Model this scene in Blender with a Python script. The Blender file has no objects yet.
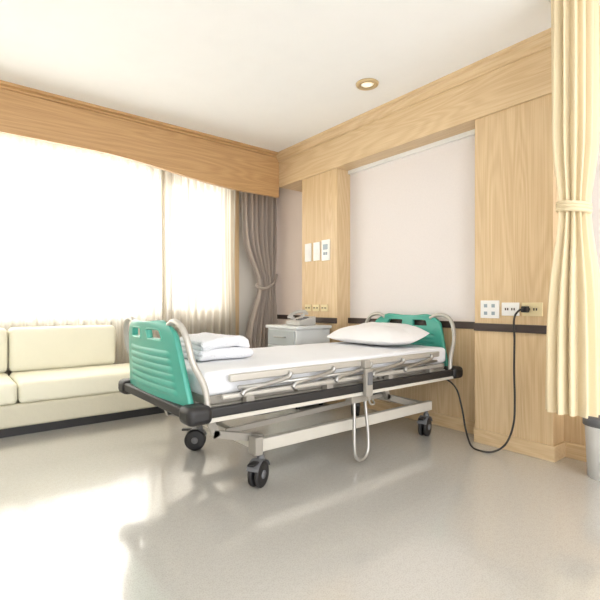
import bpy, bmesh, math, random
from mathutils import Vector, Matrix, noise
random.seed(4)
S = bpy.context.scene
C = S.collection

# ------------------------------------------------------------------ materials
def lin(c):
    return tuple(((v/255)/12.92 if v/255 <= .04045 else ((v/255+.055)/1.055)**2.4) for v in c)+(1,)
def mat(name, col, rough=.5, metal=0, spec=.5, bump=0, bscale=50, var=0, vscale=5, emit=0, coat=0):
    m = bpy.data.materials.new(name); m.use_nodes = True
    nt = m.node_tree; b = nt.nodes['Principled BSDF']
    c = lin(col)
    b.inputs['Base Color'].default_value = c
    b.inputs['Roughness'].default_value = rough
    b.inputs['Metallic'].default_value = metal
    b.inputs['Specular IOR Level'].default_value = spec
    b.inputs['Coat Weight'].default_value = coat
    if emit:
        b.inputs['Emission Color'].default_value = c
        b.inputs['Emission Strength'].default_value = emit
    tc = nt.nodes.new('ShaderNodeTexCoord')
    n = nt.nodes.new('ShaderNodeTexNoise'); n.inputs['Scale'].default_value = vscale
    n.inputs['Detail'].default_value = 4
    nt.links.new(tc.outputs['Object'], n.inputs['Vector'])
    r = nt.nodes.new('ShaderNodeMix'); r.data_type = 'RGBA'
    v = var if var else .03
    r.inputs[6].default_value = tuple(x*(1-v) for x in c[:3])+(1,)
    r.inputs[7].default_value = tuple(min(1, x*(1+v)) for x in c[:3])+(1,)
    nt.links.new(n.outputs['Fac'], r.inputs[0]); nt.links.new(r.outputs[2], b.inputs['Base Color'])
    if bump:
        n2 = nt.nodes.new('ShaderNodeTexNoise'); n2.inputs['Scale'].default_value = bscale
        n2.inputs['Detail'].default_value = 5
        nt.links.new(tc.outputs['Object'], n2.inputs['Vector'])
        bp = nt.nodes.new('ShaderNodeBump'); bp.inputs['Strength'].default_value = bump
        bp.inputs['Distance'].default_value = .02
        nt.links.new(n2.outputs['Fac'], bp.inputs['Height']); nt.links.new(bp.outputs['Normal'], b.inputs['Normal'])
    return m
def wood(name, axis, light, dark, rough=.38):
    m = bpy.data.materials.new(name); m.use_nodes = True
    nt = m.node_tree; b = nt.nodes['Principled BSDF']; N = nt.nodes.new; L = nt.links.new
    b.inputs['Roughness'].default_value = rough
    tc = N('ShaderNodeTexCoord')
    def mp(lo, hi):
        q = N('ShaderNodeMapping'); s = [hi]*3; s[axis] = lo
        q.inputs['Scale'].default_value = s; L(tc.outputs['Object'], q.inputs['Vector']); return q
    a = mp(.45, 5.0); n1 = N('ShaderNodeTexNoise'); n1.inputs['Scale'].default_value = 1.0
    n1.inputs['Detail'].default_value = 1.5; n1.inputs['Distortion'].default_value = .2
    L(a.outputs[0], n1.inputs['Vector'])
    mul = N('ShaderNodeMath'); mul.operation = 'MULTIPLY'; mul.inputs[1].default_value = 110
    L(n1.outputs['Fac'], mul.inputs[0])
    sn = N('ShaderNodeMath'); sn.operation = 'SINE'; L(mul.outputs[0], sn.inputs[0])
    mr = N('ShaderNodeMapRange'); mr.inputs[1].default_value = -1; mr.inputs[2].default_value = 1
    L(sn.outputs[0], mr.inputs[0])
    f = mp(3, 170); n2 = N('ShaderNodeTexNoise'); n2.inputs['Scale'].default_value = 1; n2.inputs['Detail'].default_value = 3
    L(f.outputs[0], n2.inputs['Vector'])
    g = mp(.25, 2.2); n3 = N('ShaderNodeTexNoise'); n3.inputs['Scale'].default_value = 1; n3.inputs['Detail'].default_value = 2
    L(g.outputs[0], n3.inputs['Vector'])
    def madd(x, k, y=None, c=0):
        q = N('ShaderNodeMath'); q.operation = 'MULTIPLY_ADD'; L(x, q.inputs[0]); q.inputs[1].default_value = k
        if y is None: q.inputs[2].default_value = c
        else: L(y, q.inputs[2])
        return q.outputs[0]
    o = madd(mr.outputs[0], .15, None, -.05)
    o = madd(n2.outputs['Fac'], .60, o)
    o = madd(n3.outputs['Fac'], .30, o)
    cr = N('ShaderNodeValToRGB'); e = cr.color_ramp.elements
    e[0].position = .2; e[0].color = lin(light); e[1].position = .85; e[1].color = lin(dark)
    L(o, cr.inputs[0]); L(cr.outputs[0], b.inputs['Base Color'])
    return m
OAK_L, OAK_D = (226, 202, 164), (190, 156, 110)
M_woodZ = wood('oak_vertical', 2, OAK_L, OAK_D)
M_woodY = wood('oak_lengthwise', 1, OAK_L, OAK_D)
M_woodX_shaded = wood('oak_valance_shaded', 0, (206, 168, 120), (162, 122, 78))  # same oak made darker: the valance's shade is put into its colour
M_ceil = mat('ceiling_paint', (248, 249, 249), .9)
M_wall = mat('wall_paint', (230, 225, 216), .85)
M_paper = mat('fabric_wallpaper', (232, 226, 224), .85, bump=.12, bscale=160, var=.03, vscale=60)
M_pink = mat('corner_wallpaper', (228, 214, 206), .85, bump=.1, bscale=160)
M_dark = mat('dark_dado', (62, 50, 46), .45)
M_white = mat('white_plastic', (240, 240, 238), .4)
M_steel = mat('brushed_steel', (172, 171, 168), .32, metal=.75)
M_rail = mat('rail_aluminium', (190, 187, 180), .38, metal=.35)
M_cream = mat('cream_enamel', (202, 198, 188), .38)
M_frame = mat('warm_grey_enamel', (156, 151, 142), .4)
M_black = mat('black_rubber', (34, 33, 34), .5)
M_grey = mat('grey_plastic', (108, 109, 112), .5)
M_green = mat('green_plastic', (74, 168, 150), .35)
M_greenL = mat('light_green_plastic', (96, 184, 164), .35)
M_sheet = mat('white_sheet', (232, 234, 238), .9, bump=.25, bscale=6)
M_pillow = mat('pillow_cotton', (234, 233, 234), .9, bump=.35, bscale=9)
M_towel = mat('towel_terry', (230, 231, 235), .95, bump=.6, bscale=110)
M_leather = mat('cream_leather', (236, 233, 212), .5, bump=.15, bscale=30)
M_leather2 = mat('beige_leather', (210, 205, 184), .5, bump=.15, bscale=30)
M_drape = mat('taupe_drape', (176, 165, 156), .9, bump=.2, bscale=200)
M_priv = mat('privacy_fabric', (226, 210, 176), .85, bump=.2, bscale=200)
M_gold = mat('gold_trim', (206, 184, 142), .4, metal=.3)
M_lamp = mat('lamp_glow', (255, 244, 220), .5, emit=.6)
M_alu = mat('window_aluminium', (225, 225, 222), .4)
M_outlet = mat('ivory_plate', (228, 212, 168), .4)
M_phone = mat('phone_plastic', (186, 184, 180), .4)
M_blue = mat('display_blue', (150, 165, 175), .3)

def floor_mat():
    m = bpy.data.materials.new('vinyl_floor'); m.use_nodes = True
    nt = m.node_tree; b = nt.nodes['Principled BSDF']; N = nt.nodes.new; L = nt.links.new
    tc = N('ShaderNodeTexCoord')
    n = N('ShaderNodeTexNoise'); n.inputs['Scale'].default_value = 190; n.inputs['Detail'].default_value = 2
    L(tc.outputs['Object'], n.inputs['Vector'])
    n2 = N('ShaderNodeTexNoise'); n2.inputs['Scale'].default_value = 45; n2.inputs['Detail'].default_value = 3
    L(tc.outputs['Object'], n2.inputs['Vector'])
    ad = N('ShaderNodeMath'); ad.operation = 'MULTIPLY_ADD'; ad.inputs[1].default_value = .3
    L(n2.outputs['Fac'], ad.inputs[0]); L(n.outputs['Fac'], ad.inputs[2])
    cr = N('ShaderNodeValToRGB'); e = cr.color_ramp.elements
    e[0].position = .50; e[0].color = lin((183, 180, 173)); e[1].position = .72; e[1].color = lin((196, 194, 188))
    L(ad.outputs[0], cr.inputs[0]); L(cr.outputs[0], b.inputs['Base Color'])
    b.inputs['Roughness'].default_value = .16
    b.inputs['Specular IOR Level'].default_value = .8
    b.inputs['Coat Weight'].default_value = .7
    b.inputs['Coat Roughness'].default_value = .07
    return m
M_floor = floor_mat()
def sheer_mat(name, col, transp, emis=0):
    m = bpy.data.materials.new(name); m.use_nodes = True
    nt = m.node_tree; nt.nodes.clear(); N = nt.nodes.new; L = nt.links.new
    out = N('ShaderNodeOutputMaterial'); tr = N('ShaderNodeBsdfTransparent'); tl = N('ShaderNodeBsdfTranslucent')
    df = N('ShaderNodeBsdfDiffuse'); m1 = N('ShaderNodeMixShader'); m2 = N('ShaderNodeMixShader')
    tl.inputs[0].default_value = lin(col); df.inputs[0].default_value = lin((230, 223, 208))
    tc = N('ShaderNodeTexCoord'); mp = N('ShaderNodeMapping'); mp.inputs['Scale'].default_value = (14, 1, .4)
    n = N('ShaderNodeTexNoise'); n.inputs['Scale'].default_value = 1.5; n.inputs['Detail'].default_value = 2
    L(tc.outputs['Object'], mp.inputs[0]); L(mp.outputs[0], n.inputs['Vector'])
    mr = N('ShaderNodeMapRange'); mr.inputs[3].default_value = max(0, transp-.12); mr.inputs[4].default_value = transp+.10
    mr.inputs[1].default_value = .3; mr.inputs[2].default_value = .7
    L(n.outputs['Fac'], mr.inputs[0])
    m1.inputs[0].default_value = .35
    L(tl.outputs[0], m1.inputs[1]); L(df.outputs[0], m1.inputs[2])
    L(mr.outputs[0], m2.inputs[0]); L(m1.outputs[0], m2.inputs[1]); L(tr.outputs[0], m2.inputs[2])
    L(m2.outputs[0], out.inputs[0])
    return m
M_sheer = sheer_mat('sheer_voile', (226, 222, 212), .11)
M_sheer2 = sheer_mat('sheer_linen', (178, 171, 158), -.05)

# ------------------------------------------------------------------ mesh helpers
def link(me, name, mats, parent=None, smooth=False):
    o = bpy.data.objects.new(name, me); C.objects.link(o)
    for m in (mats if isinstance(mats, (list, tuple)) else [mats]): me.materials.append(m)
    if smooth:
        for p in me.polygons: p.use_smooth = True
    if parent:
        o.parent = parent; o.matrix_parent_inverse = Matrix.Translation(parent.location).inverted()
    return o
def empty(name, loc):
    e = bpy.data.objects.new(name, None); e.location = loc; e.empty_display_size = .1; C.objects.link(e); return e
def bm_box(bm, lo, hi, mi=0, bev=0):
    r = bmesh.ops.create_cube(bm, size=1)
    vs = r['verts']
    for v in vs:
        v.co = Vector([(lo[i]+hi[i])/2+v.co[i]*(hi[i]-lo[i]) for i in range(3)])
    fs = list({f for v in vs for f in v.link_faces})
    for f in fs: f.material_index = mi
    if bev:
        es = list({e for v in vs for e in v.link_edges})
        r = bmesh.ops.bevel(bm, geom=es, offset=bev, segments=3, affect='EDGES', profile=.5)
        for f in r['faces']: f.material_index = mi; f.smooth = True
def boxes(name, lst, mats, parent=None, bev=0):
    bm = bmesh.new()
    for b in lst:
        lo, hi = b[0], b[1]; mi = b[2] if len(b) > 2 else 0; bv = b[3] if len(b) > 3 else bev
        bm_box(bm, lo, hi, mi, bv)
    me = bpy.data.meshes.new(name); bm.to_mesh(me); bm.free()
    return link(me, name, mats, parent)
def box(name, lo, hi, m, parent=None, bev=0): return boxes(name, [(lo, hi)], m, parent, bev)
def crom(pts, n=8, closed=False):
    P = [Vector(p) for p in pts]; out = []
    if len(P) < 3: return P
    for i in range(len(P)-1):
        p0 = P[i-1] if i else P[0]*2-P[1]; p1, p2 = P[i], P[i+1]
        p3 = P[i+2] if i+2 < len(P) else P[-1]*2-P[-2]
        for k in range(n):
            t = k/n
            out.append(.5*((2*p1)+(p2-p0)*t+(2*p0-5*p1+4*p2-p3)*t*t+(-p0+3*p1-3*p2+p3)*t**3))
    out.append(P[-1]); return out
def bm_tube(bm, pts, r, seg=12, smooth=True, mi=0, n=8):
    P = crom(pts, n) if smooth else [Vector(p) for p in pts]
    T = []
    for i in range(len(P)):
        a = P[max(i-1, 0)]; b = P[min(i+1, len(P)-1)]; T.append((b-a).normalized())
    up = Vector((0, 0, 1)) if abs(T[0].z) < .9 else Vector((1, 0, 0))
    u = T[0].cross(up).normalized(); rings = []
    for i in range(len(P)):
        u = (u-T[i]*u.dot(T[i])).normalized(); w = T[i].cross(u)
        rings.append([bm.verts.new(P[i]+(u*math.cos(2*math.pi*k/seg)+w*math.sin(2*math.pi*k/seg))*r) for k in range(seg)])
    for i in range(len(P)-1):
        for k in range(seg):
            f = bm.faces.new((rings[i][k], rings[i][(k+1) % seg], rings[i+1][(k+1) % seg], rings[i+1][k])); f.smooth = True; f.material_index = mi
    f = bm.faces.new(rings[0][::-1]); f.material_index = mi
    f = bm.faces.new(rings[-1]); f.material_index = mi
def tubes(name, lst, r, m, parent=None, smooth=True, seg=12):
    bm = bmesh.new()
    for p in lst: bm_tube(bm, p, r, seg, smooth)
    bmesh.ops.recalc_face_normals(bm, faces=bm.faces)
    me = bpy.data.meshes.new(name); bm.to_mesh(me); bm.free()
    return link(me, name, m, parent)
def bm_lathe(bm, prof, c, axis='z', seg=32, mi=0):
    rings = []
    for (r, h) in prof:
        ring = []
        for k in range(seg):
            a = 2*math.pi*k/seg; x, y = r*math.cos(a), r*math.sin(a)
            if axis == 'z': p = (c[0]+x, c[1]+y, c[2]+h)
            elif axis == 'y': p = (c[0]+x, c[1]+h, c[2]+y)
            else: p = (c[0]+h, c[1]+x, c[2]+y)
            ring.append(bm.verts.new(p))
        rings.append(ring)
    for i in range(len(rings)-1):
        for k in range(seg):
            f = bm.faces.new((rings[i][k], rings[i][(k+1) % seg], rings[i+1][(k+1) % seg], rings[i+1][k])); f.smooth = True; f.material_index = mi
    for rg in (rings[0], rings[-1]):
        try: bm.faces.new(rg).material_index = mi
        except Exception: pass
def lathe(name, prof, c, m, parent=None, axis='z', seg=32):
    bm = bmesh.new(); bm_lathe(bm, prof, c, axis, seg); bmesh.ops.recalc_face_normals(bm, faces=bm.faces)
    me = bpy.data.meshes.new(name); bm.to_mesh(me); bm.free(); return link(me, name, m, parent)
def grid(name, nu, nv, fn, m, parent=None, keep=None, solid=0):
    bm = bmesh.new(); V = [[bm.verts.new(fn(i/nu, j/nv)) for j in range(nv+1)] for i in range(nu+1)]
    for i in range(nu):
        for j in range(nv):
            if keep and not keep((i+.5)/nu, (j+.5)/nv): continue
            f = bm.faces.new((V[i][j], V[i+1][j], V[i+1][j+1], V[i][j+1])); f.smooth = True
    for v in [v for v in bm.verts if not v.link_faces]: bm.verts.remove(v)
    me = bpy.data.meshes.new(name); bm.to_mesh(me); bm.free(); o = link(me, name, m, parent)
    if solid:
        s = o.modifiers.new('solid', 'SOLIDIFY'); s.thickness = solid; s.offset = 0
    return o
def sbox(name, lo, hi, m, parent=None, r=.04, amp=.006, fs=5, seed=0, puff=0):
    """soft upholstered box"""
    bm = bmesh.new(); bm_box(bm, lo, hi)
    bmesh.ops.bevel(bm, geom=list(bm.edges), offset=r, segments=4, affect='EDGES', profile=.5)
    L = max(hi[i]-lo[i] for i in range(3))
    bmesh.ops.subdivide_edges(bm, edges=[e for e in bm.edges if e.calc_length() > .12], cuts=12, use_grid_fill=True)
    c = [(lo[i]+hi[i])/2 for i in range(3)]; h = [(hi[i]-lo[i])/2 for i in range(3)]
    bm.normal_update()
    for v in bm.verts:
        q = [(v.co[i]-c[i])/h[i] for i in range(3)]
        nn = noise.noise(v.co*fs+Vector((seed, 0, 0)))
        k = puff*(1-q[0]**2)*(1-q[1]**2) if abs(q[2]) > .8 else 0
        v.co += v.normal*(amp*nn)+Vector((0, 0, k*(1 if q[2] > 0 else 0)))
    for f in bm.faces: f.smooth = True
    me = bpy.data.meshes.new(name); bm.to_mesh(me); bm.free(); return link(me, name, m, parent)

# ------------------------------------------------------------------ room shell
H = 2.72; BZ = 2.34
box('floor', (-2.6, -2.4, -.1), (3.55, 5.15, 0), M_floor)
box('ceiling', (-2.6, -2.4, H), (3.55, 5.15, H+.1), M_ceil)
boxes('wall_right', [((3.2, -2.4, 0), (3.55, 3.76, H), 0), ((3.4, 3.76, 0), (3.55, 5.15, H), 1)], [M_paper, M_pink])
WX0, WX1, WX2, WX3, WZ0, WZ1 = -1.8, 1.86, 1.98, 2.80, .88, 2.46
boxes('wall_back', [((-2.6, 5.0, 0), (3.4, 5.15, WZ0)), ((-2.6, 5.0, WZ1), (3.4, 5.15, H)), ((-2.6, 5.0, WZ0), (WX0, 5.15, WZ1)),
                    ((WX1, 5.0, WZ0), (WX2, 5.15, WZ1)), ((WX3, 5.0, WZ0), (3.4, 5.15, WZ1))], M_wall)
box('wall_left', (-2.7, -2.4, 0), (-2.6, 5.15, H), M_wall)
def window(name, x0, x1, mull):
    e = empty(name, ((x0+x1)/2, 5.06, WZ0))
    t = .045; L = [((x0, 5.03, WZ0), (x0+t, 5.1, WZ1)), ((x1-t, 5.03, WZ0), (x1, 5.1, WZ1)), ((x0+t, 5.03, WZ0), (x1-t, 5.1, WZ0+t)), ((x0+t, 5.03, WZ1-t), (x1-t, 5.1, WZ1))]
    for q in mull: L.append(((q-.02, 5.035, WZ0+t), (q+.02, 5.095, WZ1-t)))
    boxes('frame', L, M_alu, e, .004)
    boxes('sill', [((x0-.03, 4.96, WZ0-.03), (x1+.03, 5.03, WZ0))], M_white, e, .005)
window('window_1', WX0, WX1, [-.6, .62])
window('window_2', WX2, WX3, [])

# pilasters, recess, beam
boxes('trim_1', [((3.02, 3.21, 0), (3.2, 3.76, BZ))], M_woodZ)
boxes('trim_2', [((3.02, 1.216, 0), (3.2, 1.75, BZ))], M_woodZ)
boxes('trim_3', [((3.0, -2.4, BZ), (3.2, 4.16, H)), ((3.2, 3.76, BZ), (3.4, 4.16, H))], M_woodY)
def extr(name, prof, a, b, m):
    bm = bmesh.new()
    A = [bm.verts.new(a(p)) for p in prof]; B = [bm.verts.new(b(p)) for p in prof]
    n = len(prof)
    for i in range(n): bm.faces.new((A[i], A[(i+1) % n], B[(i+1) % n], B[i]))
    bm.faces.new(A); bm.faces.new(B[::-1]); bmesh.ops.recalc_face_normals(bm, faces=bm.faces)
    me = bpy.data.meshes.new(name); bm.to_mesh(me); bm.free(); return link(me, name, m)
prof = [(0, 0), (.05, 0), (.05, -.022), (.036, -.03), (.032, -.05), (.022, -.065), (.012, -.075), (.012, -.09), (0, -.09)]
extr('trim_4', prof, lambda p: (3.0-p[0], -2.4, H+p[1]), lambda p: (3.0-p[0], 4.16, H+p[1]), M_woodY)
extr('trim_5', prof[:3]+[(.02, -.03), (.02, -.045), (0, -.045)], lambda p: (-2.6, 4.16-p[0], H+p[1]), lambda p: (2.95, 4.16-p[0], H+p[1]), M_woodX_shaded)
boxes('trim_6', [((3.17, 1.75, BZ-.035), (3.2, 3.21, BZ))], M_white)
# dado + wainscot
DZ0, DZ1 = .808, .862
boxes('trim_7', [((3.005, 3.21, DZ0), (3.02, 3.76, DZ1)), ((3.005, 1.216, DZ0), (3.02, 1.75, DZ1)), ((3.17, 1.75, DZ0), (3.185, 3.21, DZ1)),
                 ((3.02, 1.201, DZ0), (3.17, 1.216, DZ1)), ((3.17, -2.4, DZ0), (3.185, 1.201, DZ1)), ((3.385, 3.76, DZ0), (3.4, 5.0, DZ1))], M_dark)
boxes('trim_8', [((3.185, 1.75, 0), (3.2, 3.21, DZ1)), ((3.185, -2.4, 0), (3.2, 1.216, DZ1))], M_woodZ)
boxes('baseboard_right', [((3.003, 1.20, 0), (3.02, 1.75, .1)), ((3.003, 3.21, 0), (3.02, 3.76, .1)), ((3.168, 1.75, 0), (3.185, 3.21, .1)),
                          ((3.02, 1.2, 0), (3.185, 1.216, .1)), ((3.168, -2.4, 0), (3.185, 1.2, .1)), ((3.383, 3.76, 0), (3.4, 5.0, .1))], M_woodY, bev=.003)
boxes('baseboard_back', [((-2.6, 4.985, 0), (3.383, 5.0, .1))], M_woodX_shaded)
box('trim_9', (2.83, 4.93, 0), (2.93, 5.0, 2.6), M_woodZ)
# window valance with arched lower edge
def vz(x):
    t = min(1, max(0, (x-1.0)/1.5)); t = t*t*(3-2*t)
    return 2.34-.115*t
bm = bmesh.new(); n = 60; rows = []
for i in range(n+1):
    x = -2.6+(3.0+2.6)*i/n
    rows.append([bm.verts.new((x, y, z)) for (y, z) in ((4.16, vz(x)), (4.16, H), (4.20, H), (4.20, vz(x)))])
for i in range(n):
    for k in range(4): bm.faces.new((rows[i][k], rows[i][(k+1) % 4], rows[i+1][(k+1) % 4], rows[i+1][k]))
bm.faces.new(rows[0]); bm.faces.new(rows[-1]); bmesh.ops.recalc_face_normals(bm, faces=bm.faces)
me = bpy.data.meshes.new('trim_10'); bm.to_mesh(me); bm.free(); link(me, 'trim_10', M_woodX_shaded)

# ------------------------------------------------------------------ curtains
def sheer_fn(x0, x1, z0, z1, y, k, amp=1):
    def f(u, v):
        x = x0+(x1-x0)*u; z = z0+(z1-z0)*v
        w = amp*(.028*math.sin(x*k+1.6*math.sin(x*2.3))+.012*math.sin(x*k*2.3+z*.8))
        return (x+.006*math.sin(z*3+x*9), y+w*(1.15-.35*v), z)
    return f
e = empty('sheer_curtain', (.5, 4.87, 2.6))
grid('left_panel', 420, 20, sheer_fn(-1.9, 1.93, .25, 2.62, 4.885, 52), M_sheer, e)
grid('right_panel', 200, 20, sheer_fn(1.88, 2.84, .25, 2.62, 4.86, 60, 1.2), M_sheer2, e)
boxes('rail', [((-2.0, 4.86, 2.62), (3.37, 4.90, 2.65))], M_white, e)
boxes('rail_brackets', [((x, 4.87, 2.65), (x+.02, 4.89, H)) for x in (-1.9, -.6, .7, 2.0, 3.3)], M_white, e)
e = empty('drape_curtain', (3.1, 4.72, 2.6))
def drape(u, v):
    z = .12+2.5*v
    tie = math.exp(-((z-1.22)/.38)**2)
    L = 2.84+.24*tie+(.06 if z < 1.2 else 0)*(1-tie); R = 3.36-.03*tie
    x = L+(R-L)*u
    y = 4.71+(.035-.015*tie)*math.sin(u*2*math.pi*7)+.012*math.sin(u*23+z*2)
    return (x, y, z)
grid('cloth', 160, 60, drape, M_drape, e, solid=.004)
tubes('tieback', [[(3.38, 4.74, 1.38), (3.28, 4.65, 1.27), (3.15, 4.655, 1.2), (3.06, 4.70, 1.22), (3.12, 4.76, 1.27), (3.38, 4.76, 1.38)]], .016, M_drape, e)
boxes('rail', [((2.7, 4.69, 2.62), (3.4, 4.73, 2.65)), ((3.0, 4.70, 2.65), (3.02, 4.72, H))], M_white, e)

# privacy curtain gathered at the bed side
cx, cy = 2.655, .965
e = empty('privacy_curtain', (cx, cy, H))
def priv(u, v):
    z = .42+(H-.04-.42)*v; a = 2*math.pi*u
    dz = z-1.52
    if dz > 0: R = .066+.030*(1-math.exp(-(dz/.22)**2))
    else: R = .066+.046*(1-math.exp(-(dz/.35)**2))+.010*min(1, -dz)
    f = 1+.20*math.sin(13*a+.7*math.sin(z*2))+.08*math.sin(5*a+z)+.05*math.sin(23*a)
    r = R*f
    return (cx+r*math.cos(a)*1.0, cy+r*math.sin(a)*.92, z)
grid('cloth', 260, 70, priv, M_priv, e)
bm = bmesh.new()
for dzz in (-.018, 0, .018):
    pts = [(cx+(.078)*math.cos(t*math.pi/12), cy+.074*math.sin(t*math.pi/12), 1.52+dzz+.012*math.sin(t*math.pi/12)) for t in range(25)]
    bm_tube(bm, pts, .011, 8, True, n=3)
me = bpy.data.meshes.new('tieback'); bm.to_mesh(me); bm.free(); link(me, 'tieback', M_priv, e)
boxes('track', [((cx-.015, -1.8, H-.03), (cx+.015, cy+.12, H))], M_alu, e)

# ------------------------------------------------------------------ ceiling downlight
def downlight(x, y):
    e = empty('ceiling_downlight', (x, y, H))
    lathe('ring', [(.055, -.004), (.06, -.018), (.085, -.012), (.09, 0), (.055, 0), (.055, -.004)], (x, y, H), M_gold, e)
    lathe('lamp', [(.001, -.012), (.03, -.012), (.05, -.004), (.05, -.001)], (x, y, H), M_lamp, e)
downlight(2.58, 2.40); downlight(.4, 1.2); downlight(.4, -1.0); downlight(-1.4, 1.2)  # first fitting is in view; the others are unseen, added for fill light

# ------------------------------------------------------------------ sofa
e = empty('sofa', (.1, 4.4, 0))
box('plinth', (-1.55, 3.99, 0), (1.58, 4.78, .07), M_black, e)
sbox('base', (-1.58, 3.95, .07), (1.62, 4.8, .245), M_leather2, e, .02, .002)
xs = [-1.57, -.47, .43, 1.61]
for i in range(3):
    sbox('seat_cushion_%d' % (i+1), (xs[i]+.003, 3.94, .245), (xs[i+1]-.003, 4.62, .405), M_leather, e, .035, .004, seed=i, puff=.012)
xs = [-1.37, -.47, .43, 1.33]
for i in range(3):
    sbox('back_cushion_%d' % (i+1), (xs[i]+.004, 4.58, .40), (xs[i+1]-.004, 4.8, .79), M_leather, e, .045, .005, seed=i+5)

# ------------------------------------------------------------------ bedside cabinet + telephone
e = empty('bedside_cabinet', (2.75, 3.5, 0))
M_cab = mat('cabinet_laminate', (220, 223, 224), .4); M_cabd = mat('cabinet_grey', (170, 176, 178), .4)
boxes('body', [((2.56, 3.27, .08), (2.98, 3.74, .76)), ((2.60, 3.31, .02), (2.94, 3.70, .08), 1)], [M_cab, M_cabd], e, .006)
boxes('top', [((2.54, 3.25, .76), (2.99, 3.76, .79))], M_cab, e, .008)
boxes('drawer_fronts', [((2.545, 3.29, .60), (2.56, 3.72, .745)), ((2.545, 3.29, .44), (2.56, 3.72, .585)), ((2.545, 3.29, .10), (2.56, 3.72, .425))], M_cabd, e, .004)
tubes('handles', [[(2.545, 3.42, z), (2.52, 3.42, z), (2.52, 3.59, z), (2.545, 3.59, z)] for z in (.68, .52, .38)], .005, M_steel, e, False, 8)
boxes('feet', [((x, y, 0), (x+.03, y+.03, .03)) for x in (2.61, 2.9) for y in (3.32, 3.65)], M_black, e)
# telephone: sloped body, keypad on the near half, handset lying on two cradle posts on the far half
e = empty('telephone', (2.76, 3.45, .79))
bm = bmesh.new()
bm_box(bm, (2.65, 3.34, .791), (2.86, 3.56, .835), 0, .012)
for v in bm.verts:
    if v.co.z > .81: v.co.z += (v.co.x-2.65)*.22
for i in range(4):
    for j in range(3): bm_box(bm, (2.68+i*.03, 3.36+j*.028, .836+i*.0066), (2.70+i*.03, 3.38+j*.028, .852+i*.0066), 1, .002)
bm_box(bm, (2.685, 3.485, .83), (2.705, 3.53, .875), 0, .004); bm_box(bm, (2.815, 3.485, .86), (2.835, 3.53, .9), 0, .004)
me = bpy.data.meshes.new('base'); bm.to_mesh(me); bm.free(); link(me, 'base', [M_phone, M_grey], e)
tubes('handset', [[(2.655, 3.508, .872), (2.68, 3.508, .893), (2.76, 3.508, .922), (2.84, 3.508, .926), (2.872, 3.508, .915)]], .016, M_phone, e)
lathe('earpiece', [(.001, -.014), (.027, -.014), (.029, .006), (.018, .018), (.001, .018)], (2.668, 3.508, .872), M_phone, e, seg=20)
lathe('mouthpiece', [(.001, -.014), (.027, -.014), (.029, .006), (.018, .018), (.001, .018)], (2.862, 3.508, .905), M_phone, e, seg=20)

# ------------------------------------------------------------------ switch plates & outlets
def plate(name, y0, y1, z0, z1, m, kind, X=3.02):
    e = empty(name, (X, (y0+y1)/2, (z0+z1)/2))
    box('plate', (X-.012, y0, z0), (X, y1, z1), m, e, .003)
    yc = (y0+y1)/2; zc = (z0+z1)/2
    if kind == 'switch':
        boxes('rockers', [((X-.018, yc-.03, zc-.05+k*.036), (X-.012, yc+.03, zc-.022+k*.036)) for k in range(3)], M_white, e, .002)
    elif kind == 'panel':
        boxes('display', [((X-.015, yc-.035, zc+.005), (X-.012, yc+.035, zc+.06)), ((X-.016, yc-.03, zc-.05), (X-.012, yc-.005, zc-.02)), ((X-.016, yc+.005, zc-.05), (X-.012, yc+.03, zc-.02))], M_blue, e, .001)
    elif kind == 'jacks':
        boxes('jacks', [((X-.015, yc+s-.012, zc+q-.012), (X-.012, yc+s+.012, zc+q+.012)) for s in (-.028, .028) for q in (-.028, .025)], M_blue, e, .001)
    else:
        boxes('sockets', [((X-.014, yc+s-.004, zc+q-.008), (X-.012, yc+s+.004, zc+q+.008)) for s in (-.028, -.012, .016, .032) for q in (0,)], M_dark, e)
plate('light_switch', 3.60, 3.70, 1.45, 1.64, M_white, 'switch')
plate('light_switch', 3.46, 3.56, 1.45, 1.64, M_white, 'switch')
plate('nurse_call_panel', 3.31, 3.43, 1.44, 1.65, M_white, 'panel')
for y in (3.34, 3.47, 3.60): plate('power_outlet', y, y+.1, .925, .995, M_outlet, 'socket')
plate('wall_control_panel', 1.565, 1.70, .90, 1.025, M_white, 'jacks')
plate('power_outlet', 1.425, 1.545, .92, 1.01, M_white, 'socket')
plate('power_outlet', 1.275, 1.405, .92, 1.01, M_outlet, 'socket')
e = empty('power_cable', (2.99, 1.37, .96))
boxes('plug', [((2.965, 1.355, .945), (3.008, 1.395, .985))], M_black, e, .006)
tubes('cord', [[(2.97, 1.375, .965), (2.94, 1.395, .955), (2.93, 1.42, .90), (2.945, 1.425, .75), (2.95, 1.43, .55), (2.95, 1.425, .36), (2.94, 1.43, .2), (2.92, 1.47, .07), (2.87, 1.53, .012),
                (2.82, 1.60, .012), (2.83, 1.67, .03), (2.88, 1.74, .12), (2.93, 1.80, .25), (2.95, 1.86, .38), (2.95, 1.96, .44), (2.9, 2.05, .45)]], .0065, M_black, e)

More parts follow.
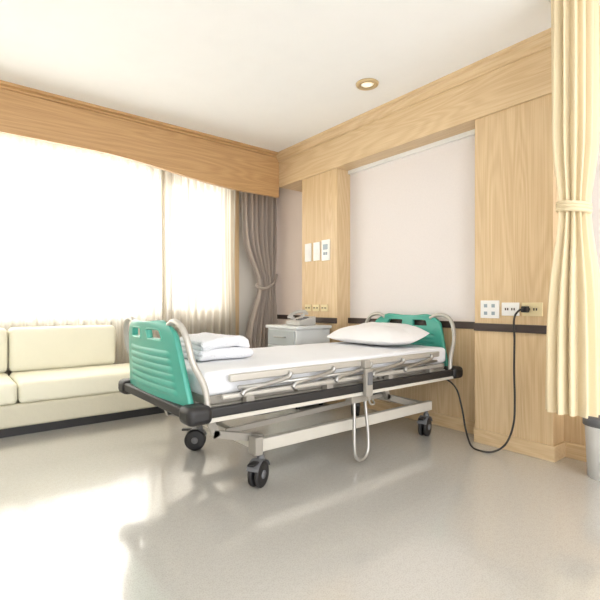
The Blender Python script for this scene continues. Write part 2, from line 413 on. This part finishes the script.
# ------------------------------------------------------------------ hospital bed
CY = 2.44
bed = empty('hospital_bed', (2.02, CY, 0))
def mir(y): return 2*CY-y
def endboard(name, x0, sgn):
    zb, zt = .495, .905
    def hw(h):
        w = .44-.115*h
        if h > .80:
            q = (h-.80)/.20; w -= .12*(1-math.sqrt(max(0, 1-q*q)))
        return w
    def fn(u, v):
        s = 2*u-1; h = v
        x = x0+sgn*(.03*(1-s*s)+.045*h)
        if .1 < h < .66 and abs(s) < .80:
            ph = ((h-.1)/.56*6) % 1
            x += sgn*.006*(math.sin(math.pi*ph)**2)*min(1, (.80-abs(s))*12)
        return (x, CY+s*hw(h), zb+(zt-zb)*h)
    def keep(u, v):
        s = abs(2*u-1); return not (.16 < s < .60 and .79 < v < .90)
    grid(name, 96, 72, fn, M_green, bed, keep, .028)
    for k, sg in enumerate((-1, 1)):
        pts = []
        for (s, h) in ((.15, .775), (.60, .775), (.63, .84), (.59, .91), (.17, .91), (.14, .84), (.15, .775)):
            y = CY+sg*s*hw(h); x = x0+sgn*(.03*(1-s*s)+.045*h+.014); pts.append((x, y, zb+(zt-zb)*h))
        tubes(name+'_grip_rim_%d' % k, [pts], .004, M_greenL, bed, True, 8)
    for k, f in enumerate((lambda y: y, mir)):
        xt = x0+sgn*.045; xb = x0-sgn*.06
        tubes(name+'_tube_%d' % k, [[(xt, f(2.20), .885), (xt, f(2.12), .912), (xt, f(2.035), .895), (xt-sgn*.01, f(1.985), .83), (xt-sgn*.03, f(1.962), .72), (xb+sgn*.02, f(1.953), .60), (xb, f(1.95), .47)]], .0155, M_rail, bed)
endboard('footboard', .93, -1)
endboard('headboard', 3.07, 1)
boxes('bumper_rail', [((.98, 1.915, .455), (3.06, 1.945, .505)), ((.98, mir(1.945), .455), (3.06, mir(1.915), .505)),
                      ((.875, 2.0, .455), (.915, 2.88, .505)), ((3.085, 2.0, .455), (3.125, 2.88, .505))], M_black, bed, .01)
boxes('bumper_trim', [((.98, 1.92, .435), (3.06, 1.94, .455)), ((.98, mir(1.94), .435), (3.06, mir(1.92), .455))], M_cream, bed)
for i, (x, y) in enumerate(((.865, 1.90), (.865, 2.85), (3.0, 1.90), (3.0, 2.85))):
    boxes('corner_bumper_%d' % i, [((x, y, .43), (x+.13, y+.13, .52))], M_black, bed, .03)
boxes('deck_frame', [((.95, 1.985, .44), (3.05, 2.02, .50)), ((.95, mir(2.02), .44), (3.05, mir(1.985), .50))]
      + [((x, 2.02, .45), (x+.05, mir(2.02), .49)) for x in (.97, 1.4, 1.85, 2.3, 2.7, 2.98)], M_frame, bed, .004)
boxes('deck_panels', [((1.0, 2.0, .50), (1.55, mir(2.0), .545)), ((1.57, 2.0, .50), (2.25, mir(2.0), .545)), ((2.27, 2.0, .50), (3.02, mir(2.0), .545))], M_frame, bed, .006)
boxes('base_frame', [((1.33, 2.05, .185), (2.93, 2.09, .255)), ((1.33, mir(2.09), .185), (2.93, mir(2.05), .255)),
                     ((1.33, 2.09, .195), (1.38, mir(2.09), .245)), ((2.86, 2.09, .195), (2.91, mir(2.09), .245))], M_cream, bed, .006)
boxes('base_caps', [((1.31, 2.03, .175), (1.36, 2.11, .275)), ((1.31, mir(2.11), .175), (1.36, mir(2.03), .275))], M_frame, bed, .008)
def bar(name, pts, w, t, m):
    bm = bmesh.new()
    for (a, b) in pts:
        a = Vector(a); b = Vector(b); d = (b-a).normalized(); n = Vector((-d.z, 0, d.x))
        V = []
        for p in (a-d*.015, b+d*.015):
            for (s, q) in ((-1, -1), (1, -1), (1, 1), (-1, 1)): V.append(bm.verts.new(p+n*s*w/2+Vector((0, q*t/2, 0))))
        for k in range(4): bm.faces.new((V[k], V[(k+1) % 4], V[4+(k+1) % 4], V[4+k]))
        bm.faces.new(V[:4]); bm.faces.new(V[4:][::-1])
    bmesh.ops.recalc_face_normals(bm, faces=bm.faces)
    me = bpy.data.meshes.new(name); bm.to_mesh(me); bm.free(); return link(me, name, m, bed)
for k, f in enumerate((lambda y: y, mir)):
    y = f(2.13)
    bar('lift_arm_foot_%d' % k, [((1.40, y, .24), (1.12, y, .31)), ((1.12, y, .31), (1.06, y, .46))], .04, .03, M_frame)
    bar('lift_arm_head_%d' % k, [((2.78, y, .24), (2.50, y, .33)), ((2.50, y, .33), (2.44, y, .46))], .04, .03, M_frame)
    bar('cross_link_%d' % k, [((1.22, f(2.17), .30), (2.52, f(2.17), .34))], .03, .012, M_frame)
tubes('actuators', [[(1.15, CY, .33), (1.55, CY, .36)], [(2.0, CY, .36), (2.5, CY, .38)]], .028, M_steel, bed, False)
boxes('motor_housing', [((1.5, CY-.09, .30), (1.75, CY+.09, .42)), ((2.45, CY-.12, .30), (2.75, CY+.12, .44))], M_grey, bed, .015)
for i, (x, y, a) in enumerate(((1.37, 2.07, .5), (1.37, 2.83, -.6), (2.88, 2.07, .3), (2.88, 2.83, .9))):
    bm = bmesh.new(); ox = -.03
    prof = [(.02, -.018), (.052, -.02), (.058, -.018), (.067, -.016), (.0705, -.008), (.0705, .008), (.067, .016), (.058, .018), (.052, .02), (.02, .018)]
    for off in (-.02, .02):
        bm_lathe(bm, [(r, h*.7+off) for r, h in prof], (ox, 0, .0705), 'y', 28, 0)
    bm_lathe(bm, [(.001, -.038), (.022, -.037), (.024, -.03), (.024, .03), (.022, .037), (.001, .038)], (ox, 0, .0705), 'y', 18, 1)
    for k in range(9):
        a0 = math.radians(20+k*15); a1 = math.radians(20+(k+1)*15)
        V = [bm.verts.new((ox+.079*math.cos(t), w, .0705+.079*math.sin(t))) for t in (a0, a1) for w in (-.036, .036)]
        f = bm.faces.new((V[0], V[1], V[3], V[2])); f.material_index = 1
    bm_box(bm, (ox-.012, -.004, .07), (ox+.04, .004, .15), 1)
    bm_lathe(bm, [(.022, 0), (.022, .03), (.014, .035), (.014, .065)], (0, 0, .13), 'z', 18, 1)
    bm_box(bm, (ox-.09, -.02, .135), (ox-.02, .02, .146), 0, .004)
    bmesh.ops.recalc_face_normals(bm, faces=bm.faces)
    bmesh.ops.transform(bm, matrix=Matrix.Translation((x, y, 0)) @ Matrix.Rotation(a, 4, 'Z'), verts=bm.verts)
    me = bpy.data.meshes.new('caster'); bm.to_mesh(me); bm.free(); link(me, 'caster_%d' % i, [M_black, M_grey], bed)
for k, f in enumerate((lambda y: y, mir)):
    ya, yb = sorted((f(1.935), f(1.96)))
    boxes('side_rail_bars_%d' % k, [((1.10, ya, .612), (2.86, yb, .65)), ((1.06, ya, .530), (2.90, yb, .555))], M_rail, bed, .008)
    y2 = f(1.925)
    tubes('side_rail_posts_%d' % k, [[(x, y2, .545), (x+.04, y2-.0, .57), (x+.27, y2, .60), (x+.31, y2, .63)] for x in (1.16, 1.48, 1.80, 2.12, 2.44)], .013, M_steel, bed)
    tubes('side_rail_tube_%d' % k, [[(1.14, y2, .585), (2.80, y2, .585)]], .010, M_steel, bed, False)
    y3, y4 = sorted((f(1.945), f(1.99)))
    boxes('side_rail_brackets_%d' % k, [((x, y3, .47), (x+.05, y4, .56)) for x in (1.2, 1.75, 2.3, 2.75)], M_frame, bed, .005)
boxes('handset', [((2.02, 1.885, .43), (2.08, 1.915, .60), 0), ((2.03, 1.88, .50), (2.07, 1.886, .58), 1), ((2.025, 1.90, .60), (2.075, 1.95, .65), 0)], [M_frame, M_grey], bed, .006)
tubes('handset_cord', [[(2.05, 1.90, .43), (2.07, 1.90, .38), (2.14, 1.93, .37), (2.16, 2.0, .42), (2.16, 2.05, .46)]], .006, M_frame, bed)
tubes('release_lever', [[(2.01, 1.99, .44), (2.0, 1.97, .36), (1.98, 1.95, .15), (1.985, 1.945, .06), (2.03, 1.94, .03), (2.09, 1.945, .06), (2.11, 1.955, .15), (2.11, 1.98, .36), (2.11, 2.0, .44)]], .011, M_steel, bed)
boxes('lever_bracket', [((1.97, 1.96, .38), (2.15, 2.02, .44))], M_frame, bed, .006)
sbox('mattress', (.985, 1.985, .545), (3.03, mir(1.985), .665), M_sheet, bed, .03, .006, 6, puff=.006)

# ------------------------------------------------------------------ pillow
def pil(sg):
    def f(u, v):
        a, b = 2*u-1, 2*v-1
        x = a*.245*(1-.07*(b*b)*(abs(a))); y = b*.38*(1-.06*(a*a)*abs(b))
        prof = ((1-abs(a)**2.6)**.55)*((1-abs(b)**2.8)**.55)
        wr = .010*noise.noise(Vector((x*9, y*9, sg)))+.006*noise.noise(Vector((x*22, y*14, 3)))
        z = sg*(.11 if sg > 0 else .045)*prof+(wr*prof if sg > 0 else 0)
        return (2.76+x, 2.47+y, .72+z+(.05*max(0, a)))
    return f
pe = empty('pillow', (2.76, 2.47, .70))
grid('upper', 60, 80, pil(1), M_pillow, pe); grid('lower', 60, 80, pil(-1), M_pillow, pe)

# ------------------------------------------------------------------ folded blanket
path = []
def arc(cy, cz, r, a0, a1, n=10):
    for i in range(n+1):
        a = math.radians(a0+(a1-a0)*i/n); path.append((cy+r*math.cos(a), cz+r*math.sin(a)))
y0, y1 = 2.33, 2.72; th = .036; zb = .69
for k in range(4):
    z = zb+k*th
    if k % 2 == 0:
        for i in range(9): path.append((y1-.02+(y0-y1+.04)*i/8, z))
        if k < 3: arc(y0+.02, z+th/2, th/2+.004, 270, 90)
    else:
        for i in range(9): path.append((y0+.02+(y1-y0-.04)*i/8, z))
        if k < 3: arc(y1-.02, z+th/2, th/2+.004, -90, 90)
NP = len(path)-1
def blk(u, v):
    i = min(NP, int(round(u*NP))); y, z = path[i]; x = 1.12+.36*v
    P = Vector((x*9, y*9, z*12)); w = noise.noise(P); w2 = noise.noise(P*2.3+Vector((5, 0, 0)))
    ex = (v-.5)*2; lay = (z-zb)/(3*th)
    return (x+.025*noise.noise(Vector((z*40, y*6, v*2)))-.05*ex*lay*.5, y+.022*w, z+.012*w*lay+.007*w2*lay-.035*lay*abs(ex)**3)
b = grid('folded_blanket', NP, 30, blk, M_towel, None, None, .030)
s = b.modifiers.new('sub', 'SUBSURF'); s.levels = 1; s.render_levels = 1

# ------------------------------------------------------------------ waste bin
e = empty('waste_bin', (2.98, .92, 0))
lathe('body', [(.001, .0), (.085, .0), (.1, .33), (.105, .335), (.105, .35), (.095, .35), (.08, .01), (.001, .01)], (2.98, .92, 0), M_white, e)
lathe('liner_rim', [(.104, .30), (.109, .30), (.109, .352), (.095, .352), (.095, .34)], (2.98, .92, 0), M_grey, e)

# ------------------------------------------------------------------ light
w = bpy.data.worlds.new('sky'); S.world = w; w.use_nodes = True
nt = w.node_tree; N = nt.nodes.new; L = nt.links.new; bg = nt.nodes['Background']
tc = N('ShaderNodeTexCoord'); sp = N('ShaderNodeSeparateXYZ'); L(tc.outputs['Generated'], sp.inputs[0])
mr = N('ShaderNodeMapRange'); mr.inputs[1].default_value = -.3; mr.inputs[2].default_value = .5
mr.inputs[3].default_value = 4.6; mr.inputs[4].default_value = 10.5
L(sp.outputs['Y'], mr.inputs[0]); L(mr.outputs[0], bg.inputs['Strength'])
bg.inputs['Color'].default_value = (.985, .985, .99, 1)

# ------------------------------------------------------------------ camera
cd = bpy.data.cameras.new('camera'); cam = bpy.data.objects.new('camera', cd); C.objects.link(cam)
cam.location = (0, 0, 1.0)
yaw = math.atan2(.6225, .7826)
cam.rotation_euler = (math.radians(90), 0, -yaw)
cd.sensor_width = 36; cd.lens = 446/600*36; cd.shift_y = 4/600; cd.clip_start = .05
S.camera = cam
S.view_settings.view_transform = 'Standard'
S.view_settings.look = 'None'
S.view_settings.exposure = 0
